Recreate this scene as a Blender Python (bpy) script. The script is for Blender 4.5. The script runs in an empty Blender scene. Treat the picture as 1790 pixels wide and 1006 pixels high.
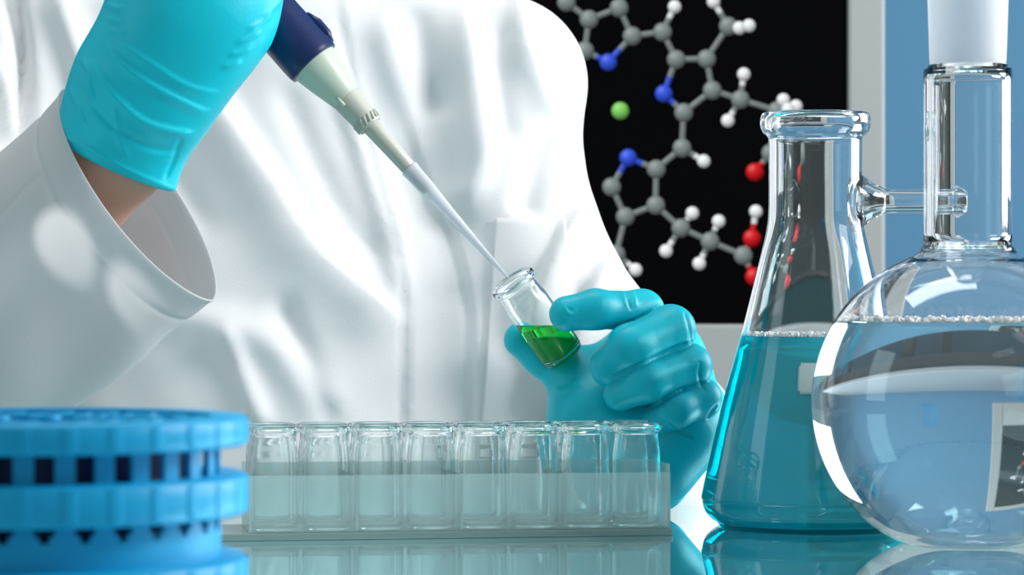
import bpy, bmesh, math, random
import numpy as np
from mathutils import Vector, Matrix
from mathutils.bvhtree import BVHTree

S = bpy.context.scene
COL = S.collection
random.seed(4)

# ------------------------------------------------------------------ camera
F = 5200.0            # focal length in pixels of the 1790 x 1006 frame
H = 0.1296            # camera height above the bench top (z = 0)
cam_d = bpy.data.cameras.new('camera')
cam = bpy.data.objects.new('camera', cam_d); COL.objects.link(cam)
cam.location = (0, 0, H); cam.rotation_euler = (math.pi / 2, 0, 0)
cam_d.sensor_width = 36; cam_d.lens = 36 * F / 1790
cam_d.clip_start = 0.05
cam_d.dof.use_dof = True; cam_d.dof.focus_distance = 1.655; cam_d.dof.aperture_fstop = 19
S.camera = cam
S.view_settings.view_transform = 'Standard'; S.view_settings.look = 'None'
S.view_settings.gamma = 1.0; S.view_settings.exposure = 0.2
S.view_settings.use_curve_mapping = False
cy = S.cycles
cy.max_bounces = 28; cy.transmission_bounces = 28; cy.glossy_bounces = 8; cy.diffuse_bounces = 3
cy.transparent_max_bounces = 16; cy.sample_clamp_indirect = 6; cy.blur_glossy = 0.3
cy.caustics_reflective = True; cy.caustics_refractive = True

# ------------------------------------------------------------------ world and lights
w = bpy.data.worlds.new('world'); S.world = w; w.use_nodes = True
nt = w.node_tree; nt.nodes.clear()
tc = nt.nodes.new('ShaderNodeTexCoord'); sx = nt.nodes.new('ShaderNodeSeparateXYZ')
rp = nt.nodes.new('ShaderNodeValToRGB'); mr = nt.nodes.new('ShaderNodeMapRange')
bg = nt.nodes.new('ShaderNodeBackground'); ow = nt.nodes.new('ShaderNodeOutputWorld')
nt.links.new(tc.outputs['Generated'], sx.inputs[0]); nt.links.new(sx.outputs['Z'], mr.inputs[0])
mr.inputs[1].default_value = -1; mr.inputs[2].default_value = 1
nt.links.new(mr.outputs[0], rp.inputs[0]); nt.links.new(rp.outputs[0], bg.inputs[0]); nt.links.new(bg.outputs[0], ow.inputs[0])
e = rp.color_ramp.elements
e[0].position = 0.0; e[0].color = (0.20, 0.27, 0.30, 1)
e[1].position = 1.0; e[1].color = (0.90, 0.97, 1.0, 1)
m_ = e.new(0.5); m_.color = (0.50, 0.61, 0.62, 1)
bg.inputs[1].default_value = 0.50

def area(name, loc, target, sx_, sy_, power, color):
    l = bpy.data.lights.new(name, 'AREA'); l.shape = 'RECTANGLE'; l.size = sx_; l.size_y = sy_
    l.energy = power; l.color = color
    o = bpy.data.objects.new(name, l); COL.objects.link(o); o.location = loc
    o.rotation_euler = (Vector(target) - Vector(loc)).to_track_quat('-Z', 'Y').to_euler()
    return o
area('window_light_front', (1.45, 1.22, 0.95), (0.0, 1.95, 0.12), 0.6, 0.5, 29, (1.0, 0.945, 0.955))
area('window_light_side', (1.75, 2.45, 0.62), (0.0, 1.8, 0.1), 1.0, 0.8, 24, (0.95, 0.98, 1.0))
area('window_light_left', (-1.35, 1.2, 0.55), (0.0, 1.7, 0.1), 0.5, 0.9, 1.6, (0.72, 0.96, 1.0))  # weak cyan fill added to tint the shadows, no window on this side
area('ceiling_panel_light', (-0.1, 1.75, 1.45), (-0.1, 1.85, 0.0), 0.9, 0.4, 6, (0.97, 1.0, 1.0))

def spot(name, loc, target, angle, blend, power, color):
    l = bpy.data.lights.new(name, 'SPOT'); l.spot_size = math.radians(angle); l.spot_blend = blend
    l.energy = power; l.color = color; l.shadow_soft_size = 0.004
    o = bpy.data.objects.new(name, l); COL.objects.link(o); o.location = loc
    o.rotation_euler = (Vector(target) - Vector(loc)).to_track_quat('-Z', 'Y').to_euler()
spot('lamp_spot', (-0.75, 0.55, 0.75), (-0.249, 1.66, 0.153), 1.45, 0.35, 58, (1.0, 0.97, 0.97))  # unseen spot added to throw a bright patch on the sleeve
spot('lamp_spot', (-0.70, 0.50, 0.72), (-0.220, 1.65, 0.133), 1.15, 0.35, 75, (1.0, 0.97, 0.97))  # second added spot, for the smaller sleeve patch

def P(px, py, D):
    return Vector(((px - 895) / F * D, D, H - (py - 503) / F * D))

# ------------------------------------------------------------------ materials
def mat(name, color, rough=0.5, **kw):
    m = bpy.data.materials.new(name); m.use_nodes = True
    b = m.node_tree.nodes['Principled BSDF']
    b.inputs['Base Color'].default_value = (*color, 1); b.inputs['Roughness'].default_value = rough
    for k, v in kw.items():
        b.inputs[k.replace('_', ' ')].default_value = v
    return m
def bump(m, scale, strength, dist=0.001, detail=4, stretch=None):
    n = m.node_tree; b = n.nodes['Principled BSDF']
    t = n.nodes.new('ShaderNodeTexCoord'); mp = n.nodes.new('ShaderNodeMapping')
    no = n.nodes.new('ShaderNodeTexNoise'); bu = n.nodes.new('ShaderNodeBump')
    no.inputs['Scale'].default_value = scale; no.inputs['Detail'].default_value = detail
    if stretch: mp.inputs['Scale'].default_value = stretch
    bu.inputs['Strength'].default_value = strength; bu.inputs['Distance'].default_value = dist
    n.links.new(t.outputs['Object'], mp.inputs[0]); n.links.new(mp.outputs[0], no.inputs['Vector'])
    n.links.new(no.outputs['Fac'], bu.inputs['Height']); n.links.new(bu.outputs[0], b.inputs['Normal'])
    return m
def glass(name, color=(1, 1, 1), ior=1.5, rough=0.0):
    return mat(name, color, rough, Transmission_Weight=1.0, IOR=ior)

M = {}
M['coat'] = bump(mat('white_coat_cotton', (0.70, 0.705, 0.715), 0.85, Sheen_Weight=0.15), 900, 0.25, 0.0004)
def cloth_through(m, f):                # light passes through one layer of the sleeve
    n = m.node_tree; b = n.nodes['Principled BSDF']; o = n.nodes['Material Output']
    t = n.nodes.new('ShaderNodeBsdfTranslucent'); t.inputs[0].default_value = (0.86, 0.85, 0.86, 1)
    x = n.nodes.new('ShaderNodeMixShader'); x.inputs[0].default_value = f
    n.links.new(b.outputs[0], x.inputs[1]); n.links.new(t.outputs[0], x.inputs[2]); n.links.new(x.outputs[0], o.inputs[0])
    return m
M['sleeve'] = cloth_through(bump(mat('sleeve_cotton', (0.72, 0.725, 0.735), 0.85), 900, 0.25, 0.0004), 0.42)
M['glove'] = bump(mat('turquoise_nitrile', (0.0, 0.50, 0.62), 0.42, Specular_IOR_Level=0.3), 420, 0.18, 0.0005, 3)
M['skin'] = bump(mat('skin', (0.55, 0.30, 0.22), 0.5, Subsurface_Weight=0.15, Subsurface_Scale=0.005), 500, 0.25, 0.0004)
M['glass'] = glass('clear_glass', (0.985, 0.995, 1.0))
M['vial_glass'] = glass('vial_glass', (0.97, 0.995, 0.99), 1.48)
M['frost'] = glass('frosted_glass', (0.97, 0.98, 1.0), 1.5, 0.55)
M['water'] = glass('clear_water', (0.93, 0.985, 1.0), 1.33)
M['teal'] = mat('turquoise_solution', (0.0, 0.72, 0.85), 0.0, Transmission_Weight=0.42, IOR=1.33)
M['green'] = glass('green_solution', (0.03, 0.68, 0.06), 1.33)
M['acrylic'] = mat('clear_acrylic', (0.84, 1.0, 1.0), 0.10, Transmission_Weight=0.76, IOR=1.25)
M['acrylicb'] = mat('clear_acrylic_plate', (0.48, 0.70, 0.69), 0.22, Transmission_Weight=0.55, IOR=1.3)
M['bubble'] = mat('foam_bubbles', (1.0, 1.0, 1.0), 0.12, Metallic=0.45)
M['navy'] = mat('navy_plastic', (0.0, 0.014, 0.085), 0.35)
M['cream'] = mat('pale_green_grey_plastic', (0.50, 0.58, 0.48), 0.35)
M['greyp'] = mat('warm_grey_plastic', (0.46, 0.48, 0.42), 0.4)
M['tip'] = mat('clear_polypropylene', (0.93, 0.96, 1.0), 0.15, Transmission_Weight=0.65, IOR=1.15)
M['blue'] = mat('blue_polypropylene', (0.0, 0.33, 0.62), 0.45, Specular_IOR_Level=0.3, Subsurface_Weight=0.1, Subsurface_Scale=0.004)
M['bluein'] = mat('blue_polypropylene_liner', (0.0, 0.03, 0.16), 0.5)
M['bench'] = mat('mirror_glass_bench', (0.66, 0.95, 0.97), 0.012, Metallic=0.97)
M['wall'] = bump(mat('blue_wall_paint', (0.075, 0.225, 0.37), 0.8), 40, 0.1)
M['rwall'] = bump(mat('grey_wall_paint', (0.42, 0.48, 0.50), 0.8), 40, 0.1)
M['floor'] = bump(mat('grey_floor', (0.25, 0.28, 0.30), 0.4), 30, 0.1)
M['silver'] = mat('light_grey_plastic', (0.33, 0.36, 0.355), 0.45)
M['darkp'] = mat('dark_plastic', (0.02, 0.025, 0.03), 0.4)
M['patch'] = mat('white_enamel_patch', (0.75, 0.85, 0.86), 0.5)
M['screen'] = mat('black_screen', (0.0012, 0.0012, 0.0015), 0.35, Specular_IOR_Level=0.03)
M['counter'] = mat('grey_laminate', (0.35, 0.40, 0.42), 0.4)
M['frame'] = mat('window_frame_white', (0.75, 0.78, 0.8), 0.4)
M['thread'] = mat('coat_thread', (0.62, 0.66, 0.67), 0.9)

def picture_mat():                     # picture shown on the screen: rendered balls and sticks
    m = bpy.data.materials.new('molecule_picture'); m.use_nodes = True
    n = m.node_tree; n.nodes.clear()
    a = n.nodes.new('ShaderNodeVertexColor'); a.layer_name = 'pic'
    em = n.nodes.new('ShaderNodeEmission'); o = n.nodes.new('ShaderNodeOutputMaterial')
    n.links.new(a.outputs[0], em.inputs[0]); n.links.new(em.outputs[0], o.inputs[0])
    return m
M['pic'] = picture_mat()

# ------------------------------------------------------------------ object helpers
def tag(o, label=None, cat=None, group=None, kind=None):
    if label: o['label'] = label
    if cat: o['category'] = cat
    if group: o['group'] = group
    if kind: o['kind'] = kind
    return o
def empty(name, loc, label=None, cat=None, group=None):
    o = bpy.data.objects.new(name, None); COL.objects.link(o); o.location = loc
    o.empty_display_size = 0.02
    return tag(o, label, cat, group)
def link(name, me, m, parent=None, smooth=True):
    o = bpy.data.objects.new(name, me); COL.objects.link(o)
    if m: me.materials.append(m)
    if smooth:
        me.polygons.foreach_set('use_smooth', [True] * len(me.polygons))
    if parent:
        o.parent = parent
        o.location = -Vector(parent_world(parent))
    return o
def parent_world(p):
    v = Vector(p.location)
    while p.parent:
        p = p.parent; v += Vector(p.location)
    return v
def from_py(name, vs, fs, m, parent=None, smooth=True):   # vertices in world coordinates
    me = bpy.data.meshes.new(name); me.from_pydata([tuple(v) for v in vs], [], fs); me.update()
    return link(name, me, m, parent, smooth)
def from_bm(name, bm, m, parent=None, smooth=True, angle=None):
    me = bpy.data.meshes.new(name); bm.normal_update(); bm.to_mesh(me); bm.free()
    o = link(name, me, m, parent, smooth)
    if angle is not None and smooth:
        me.set_sharp_from_angle(angle=math.radians(angle))
    return o
def box(bm, x0, x1, y0, y1, z0, z1, mat4=None, bev=0.0):
    r = bmesh.ops.create_cube(bm, size=1.0)
    vs = r['verts']
    for v in vs:
        v.co = Vector(((x0 + x1) / 2 + v.co.x * (x1 - x0), (y0 + y1) / 2 + v.co.y * (y1 - y0), (z0 + z1) / 2 + v.co.z * (z1 - z0)))
        if mat4: v.co = mat4 @ v.co
    if bev > 0:
        es = list({e_ for v in vs for e_ in v.link_edges})
        bmesh.ops.bevel(bm, geom=es, offset=bev, segments=2, profile=0.5, affect='EDGES')
def lathe(bm, prof, seg=64, mat4=None, closed=False):
    """prof: list of (r, z). closed joins last to first."""
    rings = []
    for r, z in prof:
        if r < 1e-7:
            v = bm.verts.new((0, 0, z)); rings.append([v])
        else:
            rings.append([bm.verts.new((r * math.cos(2 * math.pi * k / seg), r * math.sin(2 * math.pi * k / seg), z)) for k in range(seg)])
    n = len(rings)
    pairs = [(i, i + 1) for i in range(n - 1)] + ([(n - 1, 0)] if closed else [])
    for a, b in pairs:
        A, B = rings[a], rings[b]
        if len(A) == 1 and len(B) == 1: continue
        for k in range(seg):
            k2 = (k + 1) % seg
            if len(A) == 1: bm.faces.new((A[0], B[k2], B[k]))
            elif len(B) == 1: bm.faces.new((A[k], A[k2], B[0]))
            else: bm.faces.new((A[k], A[k2], B[k2], B[k]))
    if mat4:
        for ring in rings:
            for v in ring: v.co = mat4 @ v.co
    bmesh.ops.recalc_face_normals(bm, faces=bm.faces)
def smooth_prof(pts, n=6):
    """Catmull-Rom through profile points; a point given as (r, z, 1) stays a corner."""
    out = []
    P_ = [(p[0], p[1]) for p in pts]; c = [len(p) > 2 for p in pts]
    for i in range(len(P_) - 1):
        p1, p2 = P_[i], P_[i + 1]
        p0 = P_[i - 1] if i > 0 and not c[i] else (2 * p1[0] - p2[0], 2 * p1[1] - p2[1])
        p3 = P_[i + 2] if i + 2 < len(P_) and not c[i + 1] else (2 * p2[0] - p1[0], 2 * p2[1] - p1[1])
        for k in range(n):
            t = k / n
            out.append(tuple(max(0.0, v) if j == 0 else v for j, v in enumerate(
                0.5 * (2 * p1[j] + (p2[j] - p0[j]) * t + (2 * p0[j] - 5 * p1[j] + 4 * p2[j] - p3[j]) * t * t
                + (3 * p1[j] - p0[j] - 3 * p2[j] + p3[j]) * t ** 3) for j in (0, 1))))
    out.append(P_[-1])
    return out
def tube(bm, pts, r, seg=10, caps=True):
    pts = [Vector(p) for p in pts]; rings = []
    rs = r if isinstance(r, (list, tuple)) else [r] * len(pts)
    up = Vector((0, 0.3, 1)).normalized()
    for i, p in enumerate(pts):
        t = (pts[min(i + 1, len(pts) - 1)] - pts[max(i - 1, 0)]).normalized()
        a = t.cross(up)
        if a.length < 1e-3: a = t.cross(Vector((1, 0, 0)))
        a.normalize(); b = t.cross(a).normalized()
        rings.append([bm.verts.new(p + (a * math.cos(2 * math.pi * k / seg) + b * math.sin(2 * math.pi * k / seg)) * rs[i]) for k in range(seg)])
    for i in range(len(rings) - 1):
        for k in range(seg):
            bm.faces.new((rings[i][k], rings[i][(k + 1) % seg], rings[i + 1][(k + 1) % seg], rings[i + 1][k]))
    if caps:
        bm.faces.new(rings[0][::-1]); bm.faces.new(rings[-1])
def copy_tree(o, parent=None):
    c = o.copy(); COL.objects.link(c)
    if parent: c.parent = parent
    for ch in list(o.children): copy_tree(ch, c)
    return c

# ------------------------------------------------------------------ implicit surfaces
def surface_nets(Fv, org, h):
    ins = Fv < 0
    nx, ny, nz = Fv.shape
    c = np.zeros((nx - 1, ny - 1, nz - 1), np.int8)
    for i in (0, 1):
        for j in (0, 1):
            for k in (0, 1):
                c += ins[i:nx - 1 + i, j:ny - 1 + j, k:nz - 1 + k]
    act = (c > 0) & (c < 8)
    idx = -np.ones(c.shape, np.int64); cells = np.argwhere(act); idx[act] = np.arange(len(cells))
    pos = np.zeros((len(cells), 3)); cnt = np.zeros(len(cells))
    corners = [(i, j, k) for i in (0, 1) for j in (0, 1) for k in (0, 1)]
    for a in corners:
        for ax in range(3):
            if a[ax] == 1: continue
            b = list(a); b[ax] = 1
            va = Fv[cells[:, 0] + a[0], cells[:, 1] + a[1], cells[:, 2] + a[2]]
            vb = Fv[cells[:, 0] + b[0], cells[:, 1] + b[1], cells[:, 2] + b[2]]
            m = (va < 0) != (vb < 0)
            t = np.where(m, va / np.where(m, va - vb, 1), 0)
            q = np.array(a, float)[None, :].repeat(len(cells), 0); q[:, ax] += t
            pos += q * m[:, None]; cnt += m
    pos = (pos / cnt[:, None] + cells) * h + np.array(org)
    quads = []
    for ax in range(3):
        u, v = (ax + 1) % 3, (ax + 2) % 3
        sl0 = [slice(None)] * 3; sl1 = [slice(None)] * 3
        sl0[ax] = slice(0, -1); sl1[ax] = slice(1, None)
        A, B = ins[tuple(sl0)], ins[tuple(sl1)]
        e_ = np.argwhere(A != B)
        ok = (e_[:, u] > 0) & (e_[:, v] > 0) & (e_[:, u] < Fv.shape[u] - 1) & (e_[:, v] < Fv.shape[v] - 1)
        e_ = e_[ok]
        def cid(du, dv):
            q = e_.copy(); q[:, u] += du; q[:, v] += dv
            return idx[q[:, 0], q[:, 1], q[:, 2]]
        q = np.stack([cid(-1, -1), cid(0, -1), cid(0, 0), cid(-1, 0)], 1)
        flip = ~A[e_[:, 0], e_[:, 1], e_[:, 2]]
        q[flip] = q[flip][:, ::-1]
        quads.append(q)
    return pos, np.concatenate(quads)

def rcone(X, a, b, ra, rb):
    a = np.array(a, np.float32); b = np.array(b, np.float32); ba = b - a
    d = [X[i] - a[i] for i in range(3)]
    t = np.clip(sum(d[i] * ba[i] for i in range(3)) / max(1e-12, float(ba @ ba)), 0, 1)
    return np.sqrt(sum((d[i] - t * ba[i]) ** 2 for i in range(3))) - (ra + (rb - ra) * t)
def smin(a, b, k):
    if k <= 0: return np.minimum(a, b)
    h = np.maximum(k - np.abs(a - b), 0) / k
    return np.minimum(a, b) - h * h * k * 0.25
def smax(a, b, k): return -smin(-a, -b, k)
def chain(X, pts, rs, k=0.004):
    f = None
    for i in range(len(pts) - 1):
        g = rcone(X, pts[i], pts[i + 1], rs[i], rs[i + 1])
        f = g if f is None else smin(f, g, k)
    return f
def grid(lo, hi, h):
    ax = [np.arange(lo[i], hi[i] + h, h, dtype=np.float32) for i in range(3)]
    return ax[0][:, None, None], ax[1][None, :, None], ax[2][None, None, :]
def sdf_object(name, fn, lo, hi, h, m, parent, post=None):
    X = grid(lo, hi, h)
    Fv = fn(X) + np.zeros((X[0].size, X[1].size, X[2].size), np.float32)
    vs, qs = surface_nets(Fv, lo, h)
    me = bpy.data.meshes.new(name); me.from_pydata(vs.tolist(), [], qs.tolist()); me.update()
    if post:
        nrm = np.empty(len(vs) * 3); me.vertex_normals.foreach_get('vector', nrm); nrm = nrm.reshape(-1, 3)
        vs = post(vs, nrm); me.vertices.foreach_set('co', vs.astype(np.float32).ravel()); me.update()
    return link(name, me, m, parent)

def topx(vs):
    return 895 + vs[:, 0] * F / vs[:, 1], 503 - (vs[:, 2] - H) * F / vs[:, 1]
def poly_sd(x, y, pts):
    """signed distance to a polyline (+ on the left of travel on screen) and position along it 0..1"""
    best = np.full(len(x), 1e9); sgn = np.ones(len(x)); tt = np.zeros(len(x))
    L = [math.dist(pts[i], pts[i + 1]) for i in range(len(pts) - 1)]; tot = sum(L); acc = 0
    for i in range(len(pts) - 1):
        ax, ay = pts[i]; bx, by = pts[i + 1]; dx, dy = bx - ax, by - ay
        t = np.clip(((x - ax) * dx + (y - ay) * dy) / (L[i] ** 2), 0, 1)
        d = np.hypot(x - ax - t * dx, y - ay - t * dy)
        s = np.sign(dx * (y - ay) - dy * (x - ax)); m = d < best
        best = np.where(m, d, best); sgn = np.where(m, -s, sgn); tt = np.where(m, (acc + t * L[i]) / tot, tt)
        acc += L[i]
    return best * sgn, tt
def densify(pts, n=8):
    out = []
    for i in range(len(pts) - 1):
        p0 = pts[max(i - 1, 0)]; p1 = pts[i]; p2 = pts[i + 1]; p3 = pts[min(i + 2, len(pts) - 1)]
        for k in range(n):
            t = k / n
            out.append(tuple(0.5 * (2 * p1[j] + (p2[j] - p0[j]) * t + (2 * p0[j] - 5 * p1[j] + 4 * p2[j] - p3[j]) * t * t
                       + (3 * p1[j] - p0[j] - 3 * p2[j] + p3[j]) * t ** 3) for j in range(len(p1))))
    out.append(tuple(pts[-1]))
    return out
def ridge(x, y, pts, amp, wl, wr, ends=0.18):
    s, t = poly_sd(x, y, densify(pts, 5))
    w_ = np.where(s > 0, wl, wr)
    env = np.clip(t / ends, 0, 1) * np.clip((1 - t) / ends, 0, 1) if ends > 0 else 1
    env = env * env * (3 - 2 * env) if ends > 0 else 1
    return amp * np.exp(-(s / w_) ** 2) * env

# ------------------------------------------------------------------ room
def plane_box(name, x0, x1, y0, y1, z0, z1, m, kind='structure'):
    bm = bmesh.new(); box(bm, x0, x1, y0, y1, z0, z1)
    o = from_bm(name, bm, m, smooth=False); tag(o, kind=kind); return o
plane_box('floor', -2.2, 2.2, -0.8, 3.55, -0.98, -0.92, M['floor'])
plane_box('wall_back', -2.2, 2.2, 3.45, 3.55, -0.92, 1.9, M['wall'])
wr = bmesh.new()
for a in ((-0.8, 0.0, -0.92, 1.9), (3.1, 3.45, -0.92, 1.9), (0.0, 3.1, -0.92, 0.1), (0.0, 3.1, 1.3, 1.9), (1.45, 1.6, 0.1, 1.3)):
    box(wr, 2.1, 2.2, a[0], a[1], a[2], a[3])
o = from_bm('wall_right', wr, M['rwall'], smooth=False); tag(o, kind='structure')
for n_, (a, b) in enumerate(((0.0, 1.45), (1.6, 3.1))):
    fr = bmesh.new()
    for q in ((a, a + 0.05, 0.1, 1.3), (b - 0.05, b, 0.1, 1.3), (a + .05, b - .05, 0.1, 0.15), (a + .05, b - .05, 1.25, 1.3), ((a + b) / 2 - .02, (a + b) / 2 + .02, .15, 1.25)):
        box(fr, 2.12, 2.17, q[0], q[1], q[2], q[3])
    o = from_bm('window_%d' % (n_ + 1), fr, M['frame'], smooth=False); tag(o, kind='structure')

# ------------------------------------------------------------------ bench with mirror glass top
bench = empty('lab_bench', (0.0, 1.1, -0.92), 'laboratory bench with a polished mirror-like glass top under the flasks', 'bench')
bm = bmesh.new(); box(bm, -1.1, 1.1, 0.25, 1.905, -0.012, 0.0, bev=0.002)
from_bm('worktop', bm, M['bench'], bench, smooth=False)
bm = bmesh.new(); box(bm, -1.05, 1.05, 0.35, 1.78, -0.75, -0.013)
from_bm('cabinet_base', bm, M['counter'], bench, smooth=False)
for sx_ in (-0.95, 0.95):
    for sy_ in (0.45, 1.7):
        bm = bmesh.new(); box(bm, sx_ - .03, sx_ + .03, sy_ - .03, sy_ + .03, -0.92, -0.75)
        from_bm('leg', bm, M['darkp'], bench, smooth=False)

# ------------------------------------------------------------------ back counter and monitor
tab = empty('lab_table', (0, 3.0, -0.92), 'grey table with dark edge and dark legs along the blue wall, carrying the monitor', 'table')
bm = bmesh.new(); box(bm, -1.6, 1.6, 2.62, 3.40, -0.075, -0.06, bev=0.002); from_bm('tabletop', bm, M['counter'], tab, smooth=False)
for y_ in (2.63, 3.36):
    bm = bmesh.new(); box(bm, -1.59, 1.59, y_, y_ + .03, -0.12, -0.0755); from_bm('rail', bm, M['darkp'], tab, smooth=False)
for x_ in (-1.5, -0.45, 0.62, 1.5):
    for y_ in (2.685, 3.335):
        bm = bmesh.new(); box(bm, x_ - .022, x_ + .022, y_ - .02, y_ + .02, -0.92, -0.0755); from_bm('leg', bm, M['darkp'], tab, smooth=False)
mon = empty('computer_monitor', (0.02, 2.83, -0.06), 'computer monitor showing a ball-and-stick molecule on a black screen', 'monitor')
DM = 2.80
k_ = DM / F
def SP(px, py, y=DM): return Vector(((px - 895) * k_, y, H - (py - 503) * k_))
sx0, sx1, sz0, sz1 = -0.30, (1481 - 895) * k_, H - (567 - 503) * k_, 0.47
bm = bmesh.new(); box(bm, sx0, sx1, DM, DM + 0.004, sz0, sz1)
scr = from_bm('screen', bm, M['screen'], mon, smooth=False)
bm = bmesh.new()
bw = 0.035
box(bm, sx0 - bw, sx0, DM - .006, DM + .045, sz0 - .075, sz1 + .03, bev=0.003)
box(bm, sx1, sx1 + bw, DM - .006, DM + .045, sz0 - .075, sz1 + .03, bev=0.003)
box(bm, sx0, sx1, DM - .006, DM + .045, sz0 - .075, sz0, bev=0.003)
box(bm, sx0, sx1, DM - .006, DM + .045, sz1, sz1 + .03, bev=0.003)
from_bm('bezel', bm, M['silver'], mon, smooth=False)
bm = bmesh.new(); box(bm, sx0, sx1, DM + .005, DM + .04, sz0, sz1)
from_bm('housing', bm, M['silver'], mon, smooth=False)
bm = bmesh.new(); box(bm, -.05, .09, DM + .01, DM + .05, -0.05, sz0 - .01, bev=.004)
from_bm('stand_neck', bm, M['darkp'], mon, smooth=False)
bm = bmesh.new(); box(bm, -.14, .18, DM - .08, DM + .12, -0.06, -0.045, bev=.004)
from_bm('stand_foot', bm, M['darkp'], mon, smooth=False)

# the picture on the screen: balls and sticks drawn as a flat image
atoms = {}
def at_(k, x, y, c, r): atoms[k] = (x, y, c, r)
GREY, WHT, BLU, GRN, RED = (0.19, 0.225, 0.225), (0.72, 0.76, 0.76), (0.035, 0.085, 0.62), (0.20, 0.55, 0.12), (0.55, 0.012, 0.015)
for k, x, y in (('A', 1029.6, 34), ('B', 1082, 14), ('C', 1105, 63), ('I', 1158, 56), ('D', 1182, 104), ('E', 1235, 103), ('F', 1245, 158),
                ('G', 1195, 197), ('J', 1192, 259), ('K', 1147, 296), ('L', 1146, 359), ('M', 1093, 379), ('N', 1069, 327), ('O', 1294, 174),
                ('P', 1273, 46), ('Q', 1358, 194), ('R', 1190, 399), ('S', 1241, 422), ('T', 1299, 447), ('U', 1077, 445), ('V', 990, 4),
                ('W', 1022, 89), ('X', 1347, 268), ('Y', 1098, -30)): at_(k, x, y, GREY, 16.5)
for k, x, y in (('n1', 1063, 109), ('n2', 1160, 164), ('n3', 1098, 276)): at_(k, x, y, BLU, 15.5)
at_('mg', 1084, 194, GRN, 15.5)
for k, x, y in (('o1', 1319, 301), ('o2', 1314, 417), ('o3', 1318, 484)): at_(k, x, y, RED, 16)
for i, (x, y) in enumerate(((1179, 12), (1247, 3), (1292, 49), (1309, 45), (1300, 130), (1272, 211), (1230, 282), (1210, 373), (1164, 439),
                            (1256, 387), (1222, 461), (1321, 370), (1111, 472), (1369, 175), (1391, 186), (1377, 191))):
    at_('h%d' % i, x, y, WHT, 11.8)
bonds = 'A-B B-C C-n1 n1-W W-A C-I I-h0 I-D D-E E-F F-G G-n2 n2-D E-P P-h1 P-h2 P-h3 F-O O-h4 O-h5 O-Q Q-h13 Q-h14 Q-h15 G-J J-h6 J-K K-n3 n3-N N-M M-L L-K L-R R-h7 R-h8 R-S S-h9 S-h10 S-T T-o2 o2-h11 T-o3 M-U U-h12 X-o1 A-V B-Y X-Q'.split()
vs, fs, cols = [], [], []
def flush(name):
    global vs, fs, cols
    pic = from_py(name, vs, fs, M['pic'], scr, smooth=False)
    ca = pic.data.color_attributes.new('pic', 'FLOAT_COLOR', 'POINT')
    ca.data.foreach_set('color', [v for c in cols for v in (*c, 1.0)])
    vs, fs, cols = [], [], []
def addv(px, py, off, c):
    vs.append(SP(px, py, DM - off)); cols.append(c); return len(vs) - 1
def shade(c, u, v):                     # the drawn picture shades its own balls
    q = max(0.0, 1 - u * u - v * v); nz = math.sqrt(q)
    d = max(0, 0.25 * u * -1 + 0.55 * -v * 1 + 0.80 * nz)
    s = 0.28 + 0.85 * d; g = max(0, (0.35 * -u + 0.45 * -v + 0.82 * nz)) ** 14 * 0.10
    return tuple(min(1, ch * s + g) for ch in c)
for b in bonds:
    a_, b_ = b.split('-'); x0, y0, c0, r0 = atoms[a_]; x1, y1, c1, r1 = atoms[b_]
    L = math.hypot(x1 - x0, y1 - y0); tx, ty = (x1 - x0) / L, (y1 - y0) / L; nx_, ny_ = -ty, tx
    mid = (r0 + (L - r0 - r1) * 0.5)
    for s0, s1, c in ((0, mid, c0), (mid, L, c1)):
        N_ = 6; prev = None
        for j in range(N_ + 1):
            u = -1 + 2 * j / N_
            cc = shade(c, u * nx_ * .95, u * ny_ * .95); cc = tuple(v_ * 0.85 for v_ in cc)
            w5 = 5.2 * u
            p = (addv(x0 + tx * s0 + nx_ * w5, y0 + ty * s0 + ny_ * w5, .0004, cc), addv(x0 + tx * s1 + nx_ * w5, y0 + ty * s1 + ny_ * w5, .0004, cc))
            if prev: fs.append((prev[0], prev[1], p[1], p[0]))
            prev = p
z_ = 0.0006
mg_ = atoms.pop('mg'); atoms['mg'] = mg_
for k, (x, y, c, r) in atoms.items():
    if k == 'mg': flush('molecule_picture')
    z_ += 0.00002; prev = None
    for j in range(7):
        rr = j / 6
        ring = [addv(x + r * rr * math.cos(t * math.pi / 14), y + r * rr * math.sin(t * math.pi / 14), z_, shade(c, rr * math.cos(t * math.pi / 14), rr * math.sin(t * math.pi / 14))) for t in range(28)] if j else [addv(x, y, z_, shade(c, 0, 0))]
        if prev:
            for t in range(28):
                if len(prev) == 1: fs.append((prev[0], ring[t], ring[(t + 1) % 28]))
                else: fs.append((prev[t], ring[t], ring[(t + 1) % 28], prev[(t + 1) % 28]))
        prev = ring
flush('metal_atom_picture')

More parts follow.
